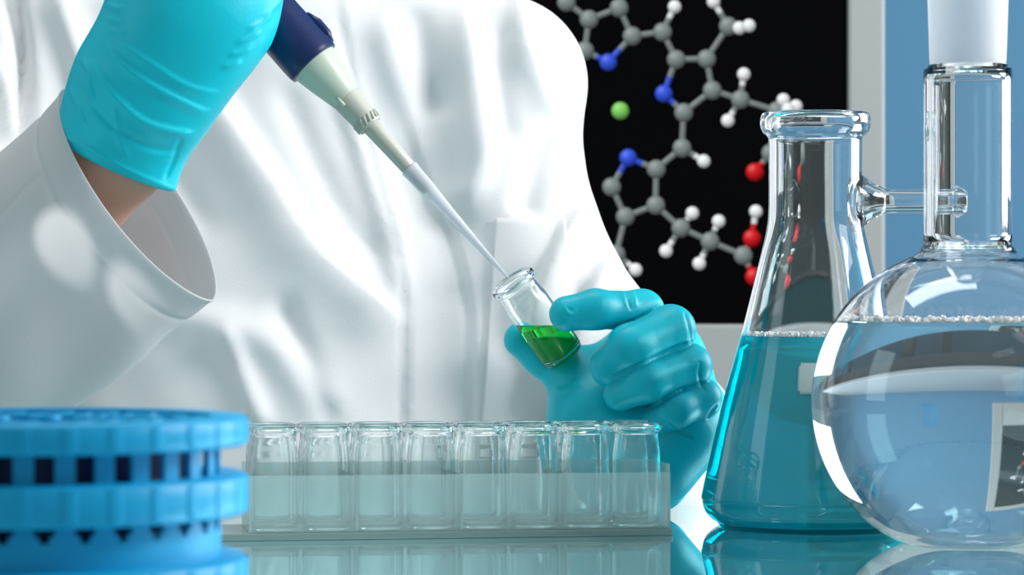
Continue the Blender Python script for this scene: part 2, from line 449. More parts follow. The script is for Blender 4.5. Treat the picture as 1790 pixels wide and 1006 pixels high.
# ------------------------------------------------------------------ person
person = empty('person', (-0.18, 2.05, -0.92), 'person in a white lab coat and turquoise gloves pipetting into a small vial', 'person')
neck = Vector((-0.175, 2.06, 0.36)); shR = Vector((-0.345, 2.05, 0.268)); shL = Vector((-0.009, 2.05, 0.270))
elR = Vector((-0.385, 1.80, 0.035)); elL = Vector((0.104, 1.90, 0.040))
cuffc = P(243, 340, 1.70)
wrR = P(212, 272, 1.685)
wrL = P(1098, 830, 1.70)
def body_f(X):
    f = chain(X, [(-.175, 2.10, -.30), (-.175, 2.10, -.02), (-.175, 2.10, .20)], [.085, .080, .085], .03)
    f = smin(f, rcone(X, (-.24, 2.10, .18), (-.11, 2.10, .18), .070, .070), .04)
    f = smin(f, chain(X, [(-.175, 2.08, .27), neck, (-.175, 2.05, .42)], [.05, .048, .046], .02), .03)
    f = smin(f, chain(X, [(-.21, 2.07, .275), shR, elR, wrR, P(255, 180, 1.68)], [.040, .030, .030, .0255, .020], .01), .02)
    f = smin(f, chain(X, [(-.14, 2.07, .275), shL, (.020, 2.0, .13), elL, wrL, P(1105, 760, 1.70)], [.040, .040, .034, .027, .0235, .016], .01), .02)
    return f
sdf_object('body', body_f, (-.46, 1.62, -.32), (.20, 2.20, .46), .005, M['skin'], person)

# lab coat: torso, shoulders, upper arms and the left sleeve as one garment
def coat_f(X):
    x, y, z = X
    # torso as an elliptical column
    Y = ((y - 2.075) * 1.45, )
    Xe = (x, Y[0], z)
    f = chain(Xe, [(-.145, 0, -.40), (-.145, 0, .0), (-.165, 0, .10), (-.175, 0, .20)], [.225, .205, .180, .150], .04) / 1.2
    f = smin(f, chain(X, [(-.175, 2.07, .32), (-.175, 2.07, .375)], [.075, .062], .03), .05)
    f = smin(f, rcone(X, (-.26, 2.075, .275), (-.09, 2.075, .275), .062, .062), .05)
    f = smin(f, chain(X, [(-.175, 2.065, .310), (-.30, 2.055, .290), shR, (-.375, 1.93, .12), elR], [.060, .058, .060, .060, .060], .02), .025)
    fl = chain(X, [(-.175, 2.065, .310), (-.055, 2.055, .284), shL, (-.012, 2.035, .225), (0.016, 2.0, .135), elL], [.060, .058, .0575, .056, .052, .037], .015)
    fl = smin(fl, chain(X, [elL, P(1165, 862, 1.80)], [.037, .034], .01), .01)
    f = smin(f, chain(X, [P(872, 520, 1.985), P(890, 640, 1.972), P(905, 860, 1.968)], [.030, .036, .038], .02), .05)
    f = smin(f, fl, .016)
    return f
def coat_post(vs, nr):
    x, y = topx(vs)
    front = np.clip(-nr[:, 1] * 2.5, 0, 1)
    d = np.zeros(len(vs))
    R_ = lambda *a, **k: ridge(x, y, *a, **k)
    mm = .001
    # long diagonal drape from the chest to the lower placket
    d += R_([(340, 120), (400, 215), (470, 320), (545, 435), (640, 525), (720, 590)], 13 * mm, 22, 60)
    d += R_([(250, 560), (350, 560), (470, 600), (560, 690), (600, 760)], 8 * mm, 30, 40)
    d += R_([(390, 560), (425, 650), (470, 760)], 7 * mm, 16, 26)
    d += R_([(480, 500), (520, 600), (590, 760)], -7 * mm, 24, 24)
    d += R_([(560, 30), (600, 170), (640, 300), (680, 420), (700, 560)], 7 * mm, 26, 16)
    d += R_([(480, 120), (560, 300), (620, 400), (690, 480)], -6 * mm, 26, 26)
    d += R_([(660, 0), (700, 150), (760, 300), (800, 420)], 8 * mm, 30, 34)
    d += R_([(720, 0), (745, 120), (770, 220)], -5 * mm, 26, 26)
    d += R_([(800, -20), (830, 110), (850, 260), (815, 400)], 9 * mm, 20, 40)
    d += R_([(905, -20), (925, 100), (975, 210), (1000, 260)], 8 * mm, 12, 26)
    d += R_([(985, 190), (940, 290), (905, 385)], -9 * mm, 26, 22)
    d += R_([(1040, 330), (990, 420), (950, 540), (900, 650)], 9 * mm, 30, 14)
    d += R_([(1075, 430), (1040, 520), (1000, 640), (975, 720)], 7 * mm, 26, 16)
    d += R_([(1020, 480), (985, 590), (955, 700)], -6 * mm, 14, 14)
    d += R_([(880, 20), (870, 150), (890, 260)], -5 * mm, 24, 24)
    # folds at the armpit on the left
    d += R_([(15, -40), (40, 100), (55, 230), (45, 330)], -16 * mm, 13, 16, ends=.1)
    d += R_([(95, -40), (125, 60), (175, 190), (250, 330)], 9 * mm, 18, 26)
    d += R_([(-30, 80), (10, 160), (20, 260)], 8 * mm, 16, 18)
    d += R_([(150, -30), (200, 120), (300, 300), (380, 430)], -6 * mm, 26, 26)
    # placket: stepped edges of the overlapping front
    for pts, a in (([(585, -60), (600, 60), (640, 250), (690, 430), (708, 560), (704, 800)], 2.6), ([(740, 290), (785, 390), (815, 500), (826, 600), (828, 800)], 2.6)):
        s, t = poly_sd(x, y, densify(pts, 6))
        d += a * mm * np.exp(-(np.maximum(s, 0) / 70) ** 2) * (s > 0) * np.clip(s / 9, 0, 1) * np.clip(t / .15, 0, 1) - 1.0 * mm * np.exp(-((s + 5) / 8) ** 2) * np.clip(t / .15, 0, 1)
    # soft overall crumple
    d += 0.7 * mm * (np.sin(x * .021 + y * .013 + 1.3 * np.sin(y * .011)) + .7 * np.sin(x * .043 - y * .019 + 2) + .5 * np.sin(y * .05 + x * .01))
    return vs + nr * (d * front)[:, None]
coat = sdf_object('lab_coat', coat_f, (-.48, 1.70, -.36), (.22, 2.25, .42), .0035, M['coat'], person, coat_post)
cbm = bmesh.new(); cbm.from_mesh(coat.data); bvh = BVHTree.FromBMesh(cbm); cbm.free()
def on_coat(px, py, off):
    d = Vector(((px - 895) / F, 1, -(py - 503) / F)).normalized()
    hit, nrm, i_, dist = bvh.ray_cast(Vector((0, 0, H)), d)
    return (hit + nrm * off) if hit else None
# breast pocket, sewn on
vs, fs = [], []; nu, nv = 26, 40
cor = [(868, 383), (992, 388), (985, 770), (840, 770)]
for j in range(nv + 1):
    for i in range(nu + 1):
        u, v = i / nu, j / nv
        a = [cor[0][k] * (1 - u) + cor[1][k] * u for k in (0, 1)]; b = [cor[3][k] * (1 - u) + cor[2][k] * u for k in (0, 1)]
        q = on_coat(a[0] * (1 - v) + b[0] * v, a[1] * (1 - v) + b[1] * v, .0018)
        vs.append(q if q else vs[-1])
for j in range(nv):
    for i in range(nu):
        a = j * (nu + 1) + i; fs.append((a, a + nu + 1, a + nu + 2, a + 1))
pk = from_py('breast_pocket', vs, fs, M['coat'], coat)
sm = pk.modifiers.new('thick', 'SOLIDIFY'); sm.thickness = .0016; sm.offset = 0

# right sleeve: loose lofted tube with an open cuff
axis = Vector((-.73, 0, -.68))
al = math.radians(16.3)
n0 = Vector((.73 * math.cos(al), -math.sin(al), .68 * math.cos(al))).normalized()
u0 = Vector((.575, 0, -.818)); v0 = n0.cross(u0).normalized()
def sleeve_ring(s, t, off=0.0):
    """s metres from the cuff, t angle"""
    c = cuffc + (elR + Vector((-.005, 0, .0)) - cuffc) * min(s / .235, 1.0) + Vector((0, -.006 * math.sin(min(1, s / .235) * math.pi), 0))
    a = .0735 - .004 * math.sin(min(1, s / .2) * math.pi) - .012 * max(0, (s - .10) / .135)
    b = .054 + .006 * min(1, s / .1)
    ct, st = math.cos(t), math.sin(t)
    flat = max(0, 1 - s / .09)
    pw = 1 + .28 * flat * (1 if ct > 0 else .5)
    uu = a * ct; vv = b * math.copysign(abs(st) ** pw, st)
    d = off
    # soft diagonal folds
    d += .0030 * math.sin(3 * t + s * 34 + .6) * min(1, s / .05) + .0022 * math.sin(5 * t - s * 50) * min(1, s / .04)
    d += -.0011 * math.exp(-((s - .0205) / .0012) ** 2)                    # hem stitching groove
    d += .0009 * math.exp(-((s) / .002) ** 2)
    d += -.0016 * math.exp(-(((t - 4.15) % (2 * math.pi)) / .014) ** 2) * (s > .0205)   # sleeve seam
    r = Vector((0, 0, 0)) + u0 * uu + v0 * vv
    return c + r * (1 + d / max(.02, r.length))
ss = [0, .0012, .003, .008, .013, .017, .0192, .0205, .0218, .024] + [.028 + .006 * i for i in range(36)]
nt_ = 160
vs, fs = [], []
for s in ss:
    for k in range(nt_): vs.append(sleeve_ring(s, 2 * math.pi * k / nt_))
for i in range(len(ss) - 1):
    for k in range(nt_):
        k2 = (k + 1) % nt_; fs.append((i * nt_ + k, (i + 1) * nt_ + k, (i + 1) * nt_ + k2, i * nt_ + k2))
sl = from_py('sleeve', vs, fs, M['sleeve'], coat)
sm = sl.modifiers.new('thick', 'SOLIDIFY'); sm.thickness = .0012; sm.offset = -1
sm = sl.modifiers.new('sub', 'SUBSURF'); sm.levels = 1; sm.render_levels = 1

# ---- gloves
def hand_px(l): return [P(*q[:3]) for q in l], [q[3] for q in l]
def lglove_f(X):
    mm = .001
    # palm: metacarpals from the wrist fan out to the knuckles
    f = chain(X, *hand_px([(1075, 812, 1.695, .025), (1080, 720, 1.70, .019), (1150, 590, 1.728, .0125)]), .02)
    f = smin(f, chain(X, *hand_px([(1100, 812, 1.70, .025), (1130, 720, 1.71, .019), (1185, 612, 1.732, .0125)]), .02), .022)
    f = smin(f, chain(X, *hand_px([(1125, 805, 1.70, .023), (1170, 740, 1.71, .018), (1208, 668, 1.728, .0120)]), .02), .022)
    f = smin(f, chain(X, *hand_px([(1140, 795, 1.69, .021), (1190, 752, 1.695, .0185), (1222, 716, 1.705, .0125)]), .02), .022)
    # thenar and thumb
    f = smin(f, chain(X, *hand_px([(1050, 800, 1.69, .022), (1022, 735, 1.692, .0185), (1008, 676, 1.70, .0145)]), .015), .018)
    th = chain(X, *hand_px([(1012, 684, 1.70, .0145), (996, 652, 1.703, .0130), (952, 622, 1.704, .0118), (911, 594, 1.702, .0100)]), .006)
    f = smin(f, th, .008)
    # web between the thumb and index finger
    f = smin(f, chain(X, *hand_px([(1040, 660, 1.712, .013), (1100, 610, 1.722, .013)]), .01), .02)
    idx = chain(X, *hand_px([(1150, 583, 1.728, .0125), (1122, 545, 1.685, .0118), (1040, 541, 1.660, .0106), (991, 549, 1.6585, .0100)]), .005)
    mid = chain(X, *hand_px([(1185, 606, 1.732, .0128), (1172, 577, 1.672, .0133), (1102, 608, 1.6515, .0125), (1066, 640, 1.658, .0100), (1062, 648, 1.664, .0090)]), .005)
    rng = chain(X, *hand_px([(1208, 662, 1.728, .0125), (1204, 641, 1.672, .0122), (1128, 668, 1.653, .0112), (1084, 690, 1.661, .0094)]), .005)
    pky = chain(X, *hand_px([(1222, 712, 1.71, .0118), (1224, 697, 1.678, .0112), (1178, 716, 1.664, .0104), (1150, 734, 1.671, .0086)]), .005)
    f = smin(f, idx, .004); 
    f = smin(f, mid, .0008); f = smin(f, rng, .0006); f = smin(f, pky, .0006)
    # cuff rim where the glove ends
    return f
def lglove_post(vs, nr):
    x, y = topx(vs); front = np.clip(-nr[:, 1] * 3, 0, 1); mm = .001
    R_ = lambda *a, **k: ridge(x, y, *a, **k)
    d = R_([(1092, 500), (1098, 520), (1104, 545)], -.9 * mm, 2.5, 2.5) + R_([(1102, 500), (1109, 520), (1112, 540)], .6 * mm, 3, 3) + R_([(1084, 500), (1090, 520), (1096, 540)], .5 * mm, 3, 3)
    d += R_([(985, 533), (993, 547), (1003, 551), (1010, 541)], .7 * mm, 2.2, 2.2) + R_([(990, 536), (997, 543), (1004, 541)], -.5 * mm, 3, 3)
    d += R_([(972, 676), (990, 671), (1012, 655)], -1.0 * mm, 2.4, 2.4) + R_([(968, 684), (995, 682), (1020, 668)], .5 * mm, 4, 4)
    d += R_([(1160, 736), (1185, 756), (1215, 770)], -.8 * mm, 2.6, 2.6)
    d += R_([(1195, 540), (1205, 575), (1210, 610)], -.6 * mm, 3, 3) + R_([(1226, 628), (1222, 660), (1235, 690)], -.6 * mm, 3, 3)
    for q in ([(1062, 664), (1081, 656), (1126, 635), (1209, 597)], [(1128, 716), (1147, 708), (1188, 684), (1240, 668)], [(1070, 577), (1084, 572), (1126, 552), (1160, 530)]):
        d += ridge(x, y, q, -1.5 * mm, 3.2, 3.2, ends=.12)
    d += R_([(1235, 735), (1245, 718), (1256, 708)], -.8 * mm, 2.5, 2.5)
    d += R_([(1150, 520), (1170, 530), (1190, 545)], .4 * mm, 4, 4)
    return vs + nr * (d * front)[:, None]
lglove = sdf_object('glove', lglove_f, (-.02, 1.62, -.004), (.13, 1.765, .145), .0009, M['glove'], person, lglove_post)
# cuff of the left glove
def loft(name, rings, m, parent, thick=.0008, closed_caps=False, sub=1):
    vs, fs = [], []; n = len(rings[0])
    for r in rings: vs += r
    for i in range(len(rings) - 1):
        for k in range(n):
            k2 = (k + 1) % n; fs.append((i * n + k, i * n + k2, (i + 1) * n + k2, (i + 1) * n + k))
    bm = bmesh.new(); vv = [bm.verts.new(v) for v in vs]
    for f_ in fs: bm.faces.new([vv[i] for i in f_])
    bmesh.ops.recalc_face_normals(bm, faces=bm.faces)
    o = from_bm(name, bm, m, parent)
    s_ = o.modifiers.new('thick', 'SOLIDIFY'); s_.thickness = thick; s_.offset = 0
    if sub:
        s_ = o.modifiers.new('sub', 'SUBSURF'); s_.levels = sub; s_.render_levels = sub
    return o
a_, b_ = P(1102, 800, 1.70), P(1122, 846, 1.715)
d_ = (b_ - a_).normalized(); e1 = d_.cross(Vector((0, 1, 0))).normalized(); e2 = d_.cross(e1)
rings = []
for i in range(9):
    s = i / 8; c = a_.lerp(b_, s); r = .0285 + .0016 * math.sin(s * 3) + (.0010 if i == 8 else 0)
    rings.append([c + (e1 * math.cos(t * math.pi / 24) + e2 * math.sin(t * math.pi / 24)) * (r + .0012 * math.sin(5 * t * math.pi / 24 + s * 3)) for t in range(48)])
loft('glove_cuff', rings, M['glove'], lglove)

def rglove_f(X):
    f = chain(X, *hand_px([(180, 200, 1.685, .0190), (228, 140, 1.68, .0215), (290, 50, 1.672, .0235), (292, -60, 1.668, .0235), (300, -120, 1.668, .018)]), .02)
    f = smin(f, chain(X, *hand_px([(232, 256, 1.685, .0210), (268, 195, 1.68, .0225), (320, 100, 1.668, .0255), (385, 15, 1.662, .0280), (430, -50, 1.662, .022)]), .02), .03)
    f = smin(f, chain(X, *hand_px([(205, 240, 1.675, .022), (250, 150, 1.668, .027), (320, 40, 1.660, .028), (345, -60, 1.660, .024)]), .02), .03)
    # fingers wrapped round the pipette grip, above the frame
    for pts in ([(452, -55, 1.664, .0135), (500, -95, 1.690, .0120), (478, -140, 1.722, .0108), (430, -135, 1.728, .0095)],
                [(405, -95, 1.664, .0135), (455, -140, 1.690, .0125), (430, -190, 1.722, .0110), (385, -180, 1.728, .0095)],
                [(355, -130, 1.664, .0130), (405, -185, 1.690, .0120), (380, -235, 1.722, .0105), (340, -225, 1.728, .0092)],
                [(305, -160, 1.664, .0120), (352, -222, 1.688, .0108), (330, -268, 1.716, .0095), (298, -258, 1.722, .0084)]):
        f = smin(f, chain(X, *hand_px(pts), .005), .0025)
    f = smin(f, chain(X, *hand_px([(262, -60, 1.680, .018), (215, -170, 1.715, .0140), (215, -250, 1.735, .0115), (245, -300, 1.735, .0100)]), .01), .008)
    # cut the cuff along a slanted plane
    p0 = P(205, 292, 1.68); n_ = Vector((-.42, .12, -.90)).normalized()
    pl = (X[0] - p0.x) * n_.x + (X[1] - p0.y) * n_.y + (X[2] - p0.z) * n_.z
    f = smin(f, chain(X, *hand_px([(185, 240, 1.685, .022), (180, 330, 1.69, .022)]), .01), .01)
    f = smin(f, chain(X, *hand_px([(250, 250, 1.685, .0195), (236, 340, 1.69, .0190)]), .01), .012)
    f = smin(f, chain(X, *hand_px([(225, 250, 1.682, .026), (215, 340, 1.688, .026)]), .01), .012)
    return smax(f, pl, .0012)
def rglove_post(vs, nr):
    x, y = topx(vs); front = np.clip(-nr[:, 1] * 3 + .3, 0, 1); mm = .001
    R_ = lambda *a, **k: ridge(x, y, *a, **k)
    d = R_([(150, 95), (172, 125), (205, 170), (260, 215), (350, 235)], 2.0 * mm, 5, 11)
    d += R_([(180, 65), (215, 110), (270, 150), (350, 190), (375, 190)], 1.5 * mm, 4, 12)
    d += R_([(190, 60), (250, 100), (330, 150), (390, 160)], 1.1 * mm, 4, 12)
    d += R_([(128, 130), (150, 170), (200, 225), (270, 262), (330, 262)], -1.3 * mm, 9, 5)
    d += R_([(140, 100), (155, 120), (158, 150), (165, 190)], 1.4 * mm, 4, 6)
    d += R_([(120, 150), (140, 190), (150, 225)], 1.2 * mm, 4, 5)
    d += R_([(200, 170), (205, 220), (225, 280)], 1.0 * mm, 5, 8)
    d += R_([(320, 240), (306, 280), (288, 320)], -1.2 * mm, 3, 6)
    for i, (a, b) in enumerate((((500, -12), (455, 35)), ((480, 22), (430, 55)), ((462, 52), (408, 78)), ((445, 80), (395, 98)), ((425, 105), (385, 118)))):
        d += ridge(x, y, [a, ((a[0] + b[0]) / 2 - 3, (a[1] + b[1]) / 2 + 4), b], 1.1 * mm, 4, 5, ends=.3)
    for q in ([(183, 5), (205, 14), (225, 12)], [(185, 28), (205, 36), (222, 33)], [(188, 50), (208, 56), (224, 50)]):
        d += R_(q, 1.0 * mm, 3.5, 4.5, ends=.3)
    # rolled edge of the cuff
    s, t = poly_sd(x, y, densify([(100, 236), (150, 260), (215, 296), (285, 327), (330, 340)], 5))
    d += .9 * mm * np.exp(-((s - 3) / 3.2) ** 2)
    return vs + nr * (d * front)[:, None]
rglove = sdf_object('glove', rglove_f, (-.26, 1.60, .15), (-.09, 1.785, .415), .0013, M['glove'], person, rglove_post)

# ------------------------------------------------------------------ pipette
tipP = P(889, 487, 1.676)
topP = P(545, 106, 1.690)
pd = (topP - tipP); dist = pd.length; pd.normalize()
pipette = empty('pipette', tipP, 'handheld pipette with navy grip and pale grey shaft reaching into the held vial', 'pipette')
rot = Vector((0, 0, 1)).rotation_difference(pd).to_matrix().to_4x4()
PM = Matrix.Translation(tipP) @ rot
mmp = 1 / 3095
def seg_obj(name, prof, m, sharp=35, seg=56, parent=None, closed=False):
    bm = bmesh.new(); lathe(bm, prof, seg, PM, closed)
    return from_bm(name, bm, m, parent or pipette, angle=sharp)
def dz(px_, py_):   # distance along the axis of the pixel point
    q = P(px_, py_, 1.68); return (q - tipP).dot(pd)
z_tipc = dz(715, 297)
# clear tip, hollow, with collar
zt = z_tipc
tip_prof = [(.0006, 0), (.0011, .006), (.0022, zt * .35), (.0034, zt * .62), (.0043, zt - .018), (.0046, zt - .016), (.0050, zt - .002), (.0053, zt), (.0053, zt + .001),
            (.0046, zt + .001), (.0042, zt - .004), (.0037, zt - .018), (.0028, zt * .62), (.0016, zt * .35), (.0006, .006), (.0003, 0)]
seg_obj('pipette_tip', tip_prof, M['tip'], closed=True)
za, zb, zc, zd = dz(714, 296), dz(643, 218), dz(594, 168), dz(543, 100)
seg_obj('tip_cone', [(0, zt - .016), (.0036, zt - .0155), (.0040, zt), (.0044, za), (0, za + .001)], M['greyp'])
seg_obj('lower_shaft', [(0, za + .0005), (.0040, za + .0005), (.0045, za + .0015), (.0053, zb), (0, zb)], M['greyp'])
prof = [(0, zb - .001), (.0070, zb - .001), (.0076, zb), (.0077, zb + .004), (.0078, zb + .0045), (.0086, zc - .001), (0, zc - .001)]
sh = seg_obj('shaft_collar', prof, M['greyp'])
bm = bmesh.new()                                      # small grip ribs round the collar
for k in range(18):
    a = 2 * math.pi * k / 18
    r0 = .0078
    p0 = PM @ Vector((r0 * math.cos(a), r0 * math.sin(a), zb + .0002)); p1 = PM @ Vector((r0 * math.cos(a + .22), r0 * math.sin(a + .22), zb + .0048))
    tube(bm, [p0, p1], .0007, 8)
from_bm('grip_ribs', bm, M['greyp'], sh)
seg_obj('cone_housing', smooth_prof([(0, zc - .002, 1), (.0088, zc - .002, 1), (.0091, zc, 1), (.0118, zc + (zd - zc) * .45), (.0140, zd - .003), (.0148, zd + .004, 1), (0, zd + .004)]), M['cream'])
bm = bmesh.new()
for a0, q in ((-2.0, .0092),):
    p0 = PM @ Vector((q * math.cos(a0), q * math.sin(a0), zc + .000)); p1 = PM @ Vector((.0088 * math.cos(a0), .0088 * math.sin(a0), zc - .006))
    tube(bm, [p0, p1], .0012, 8)
from_bm('index_mark', bm, M['cream'], pipette)
# navy grip: oval body with a slanted collar
bm = bmesh.new()
prof = smooth_prof([(0, zd - .002, 1), (.0140, zd - .0025, 1), (.0158, zd - .002, 1), (.0163, zd + .004), (.0160, zd + .03), (.0162, zd + .07), (.0150, zd + .12), (.0140, zd + .13, 1), (0, zd + .13)])
lathe(bm, prof, 64, None)
for v in bm.verts:
    if v.co.z < zd + .02 :
        v.co.z += (v.co.x * .0 + v.co.y * .0)
    v.co = PM @ v.co
from_bm('grip', bm, M['navy'], pipette, angle=40)
bm = bmesh.new()
side = (Vector((.73, 0, .68)) - pd * Vector((.73, 0, .68)).dot(pd)).normalized()
fwd = pd.cross(side).normalized()
p = [tipP + pd * (zd + q) + side * s for q, s in ((.0005, .0148), (.006, .0168), (.014, .0170), (.022, .0158))]
for sgn in (0,):
    tube(bm, p, [.0020, .0026, .0026, .0012], 10)
from_bm('grip_clip', bm, M['navy'], pipette)
seg_obj('plunger', [(0, zd + .129), (.0045, zd + .129), (.0045, zd + .150), (.0085, zd + .151), (.0085, zd + .158), (0, zd + .159)], M['greyp'])

# ------------------------------------------------------------------ vials
VH = .054
def vial_glass_bm(mat4=None):
    out = [(0, 0, 1), (.0105, 0), (.0122, .0010), (.0127, .0028), (.0128, .006), (.0127, .034), (.0125, .0395), (.0119, .0440), (.0116, .0470), (.0117, .0492), (.0130, .0504), (.0136, .0520), (.0134, .0534), (.0125, .0540)]
    inn = [(.0116, .0537), (.0107, .0525), (.0105, .0470), (.0109, .0440), (.0115, .0395), (.0118, .034), (.0118, .006), (.0112, .0030), (.0095, .0018), (0, .0016)]
    bm = bmesh.new(); lathe(bm, smooth_prof(out, 3) + smooth_prof(inn, 3), 48, mat4)
    return bm
def bisected_liquid(prof, T, level, name, m, parent, seg=56):
    bm = bmesh.new(); lathe(bm, prof, seg, T)
    r = bmesh.ops.bisect_plane(bm, geom=bm.verts[:] + bm.edges[:] + bm.faces[:], plane_co=(0, 0, level), plane_no=(0, 0, 1), clear_outer=True)
    ed = [g for g in r['geom_cut'] if isinstance(g, bmesh.types.BMEdge)]
    bmesh.ops.holes_fill(bm, edges=ed, sides=0)
    bmesh.ops.recalc_face_normals(bm, faces=bm.faces)
    return from_bm(name, bm, m, parent, angle=40)
mouth = P(894, 491, 1.676); bott = P(986, 624, 1.676)
ax_ = (mouth - bott).normalized(); tl = math.radians(15)
ax_ = (ax_ * math.cos(tl) + Vector((0, -1, 0)) * math.sin(tl)).normalized()
vb = mouth - ax_ * VH
VM = Matrix.Translation(vb) @ Vector((0, 0, 1)).rotation_difference(ax_).to_matrix().to_4x4()
hv = empty('held_vial', vb, 'small clear glass vial of green liquid held tilted between gloved thumb and finger', 'vial')
from_bm('vial_glass', vial_glass_bm(VM), M['vial_glass'], hv)
lp = [(0, .0014), (.0098, .0016), (.0115, .0032), (.0120, .006), (.0120, .038), (.0112, .041), (0, .042)]
bisected_liquid(lp, VM, P(0, 569, 1.676).z, 'green_liquid', M['green'], hv)

# ---- clear rack of empty vials
th_ = math.atan2(.036, .232)
Rk = Matrix.Translation(P(1172, 935, 1.556) * 1.0) @ Matrix.Rotation(th_, 4, 'Z')
Rk.translation.z = 0
# local frame: x runs from the right end to the left (negative), y away from the camera
rack = empty('vial_rack', Rk @ Vector((-.117, .03, 0)), 'long clear teal-tinted acrylic rack holding two rows of empty vials', 'rack')
RW = .0605; RT = .0372; pitch = .0273; RL = .2200
bm = bmesh.new(); box(bm, -.237, .001, -.002, RW + .002, 0, .0036, Rk, bev=.0006)
from_bm('base_plate', bm, M['acrylicb'], rack, smooth=False)
bm = bmesh.new(); box(bm, -RL, 0, 0, .0014, .0038, RT - .0042, Rk); from_bm('front_panel', bm, M['acrylic'], rack, smooth=False)
bm = bmesh.new(); box(bm, -RL, 0, RW - .0014, RW, .0038, RT, Rk); from_bm('back_panel', bm, M['acrylic'], rack, smooth=False)
for i in range(5):
    x_ = -i * (RL - .0014) / 4
    bm = bmesh.new(); box(bm, x_ - .0014, x_, .0016, RW - .0016, .0038, RT - (.0042 if i else .0), Rk)
    from_bm('end_panel' if i in (0, 4) else 'divider', bm, M['acrylic'], rack, smooth=False)
proto = None
ordw = ['first', 'second', 'third', 'fourth', 'fifth', 'sixth', 'seventh', 'eighth']
for row, yy in ((0, .0160), (1, .0444)):
    for i in range(8):
        x_ = -.0150 - i * pitch - (i // 2) * .0
        loc = Rk @ Vector((x_, yy, 0)); loc.z = .0040
        if proto is None:
            proto = empty('glass_vial', loc)
            g = from_bm('vial_glass', vial_glass_bm(), M['vial_glass'], None); g.parent = proto
            o = proto
        else:
            o = copy_tree(proto); o.location = loc
        tag(o, 'empty clear glass vial, %s from the right in the %s row of the acrylic rack' % (ordw[i], ('front', 'back')[row]), 'vial', 'empty vials in the clear rack')

# ------------------------------------------------------------------ vacuum flask (conical, side arm)
DF = 1.625; KF = DF / 1.605
fl = P(1425, 0, DF); fl.z = 0
flask = empty('filter_flask', fl, 'conical glass side-arm flask half full of turquoise liquid', 'flask')
KZ = 1.003; T_ = Matrix.Translation(fl) @ Matrix.Diagonal((KF, KF, KZ, 1))
outp = [(0, .0015, 1), (.046, .0), (.053, .0012), (.0590, .0065), (.0610, .0135), (.0604, .0200), (.0500, .0660), (.0400, .1040), (.0300, .1450), (.0262, .1620), (.0252, .1740), (.0252, .2060), (.0256, .2110), (.0282, .2135), (.0297, .2170), (.0297, .2215), (.0288, .2240), (.0270, .2246)]
inp = [(.0248, .2236), (.0230, .2205), (.0223, .2120), (.0223, .1740), (.0234, .1620), (.0278, .1450), (.0378, .1040), (.0478, .0660), (.0582, .0200), (.0588, .0138), (.0570, .0085), (.0520, .0038), (.046, .0026), (0, .0040)]
bm = bmesh.new(); lathe(bm, smooth_prof(outp, 4) + smooth_prof(inp, 4), 96, T_)
from_bm('flask_glass', bm, M['glass'], flask)
zl = (H - (588 - 503) / F * DF) / KZ
lq = [(0, .0037), (.046, .0022), (.0524, .0034), (.0574, .0082), (.0592, .0138), (.0586, .0200), (.0482, .0660), (.0382, .1040), (.030, .14)]
lp = []
for r, z in smooth_prof(lq, 4):
    if z > zl - .0015: break
    lp.append((r, z))
rl = lp[-1][0] - .0005
lp += [(rl - .0002, zl + .0002), (rl - .0012, zl - .0006), (rl - .0035, zl - .001), (0, zl - .001)]
bm = bmesh.new(); lathe(bm, lp, 96, T_); from_bm('turquoise_liquid', bm, M['teal'], flask)
def bubbles(name, c, R_, z, n, m, parent, rmin=.0005, rmax=.0014):
    bm = bmesh.new()
    for i in range(n):
        a = random.random() * 2 * math.pi; r = random.uniform(rmin, rmax); q = R_ - r - random.random() * .004
        bmesh.ops.create_icosphere(bm, subdivisions=2, radius=r, matrix=Matrix.Translation((c.x + q * math.cos(a), c.y + q * math.sin(a), z + random.uniform(-.3, .7) * r)))
    o = from_bm(name, bm, m, parent); tag(o, kind='stuff'); return o
bubbles('surface_bubbles', fl, (rl - .0004) * KF, zl * KZ, 420, M['bubble'], flask, .0008, .0017)
# side arm: lathe about the x axis
arm_z = H + (503 - 352) / F * DF
AM = Matrix.Translation((fl.x, fl.y, arm_z)) @ Matrix.Rotation(math.pi / 2, 4, 'Y') @ Matrix.Scale(KF, 4)
ao = [(.0165, .0215), (.0135, .0262), (.0100, .0310), (.0076, .0360), (.0066, .0400), (.0066, .0640), (.0070, .0670), (.0082, .0700), (.0080, .0740), (.0060, .0805), (.0050, .0815)]
ai = [(.0042, .0812), (.0040, .0740), (.0042, .0640), (.0044, .0400), (.0050, .0330), (.0072, .0270), (.0100, .0225)]
bm = bmesh.new(); lathe(bm, smooth_prof(ao, 4) + smooth_prof(ai, 4), 48, AM, closed=True)
from_bm('side_arm', bm, M['glass'], flask)
# white enamel marking patch, curved to the cone
vs, fs = [], []
for j in range(11):
    for i in range(17):
        z = .0720 + .0165 * j / 10; r = .0613 - (z - .0165) * .2436
        ang = -math.pi / 2 + (-.30 + .42 * i / 16)
        u = abs(i / 8 - 1); v = abs(j / 5 - 1)
        vs.append((fl.x + KF * r * math.cos(ang), fl.y + KF * r * math.sin(ang), z * KF))
for j in range(10):
    for i in range(16):
        if (i in (0, 15)) and (j in (0, 9)): continue
        a = j * 17 + i; fs.append((a, a + 1, a + 18, a + 17))
pt = from_py('marking_patch', vs, fs, M['patch'], flask)
sm = pt.modifiers.new('thick', 'SOLIDIFY'); sm.thickness = .0003

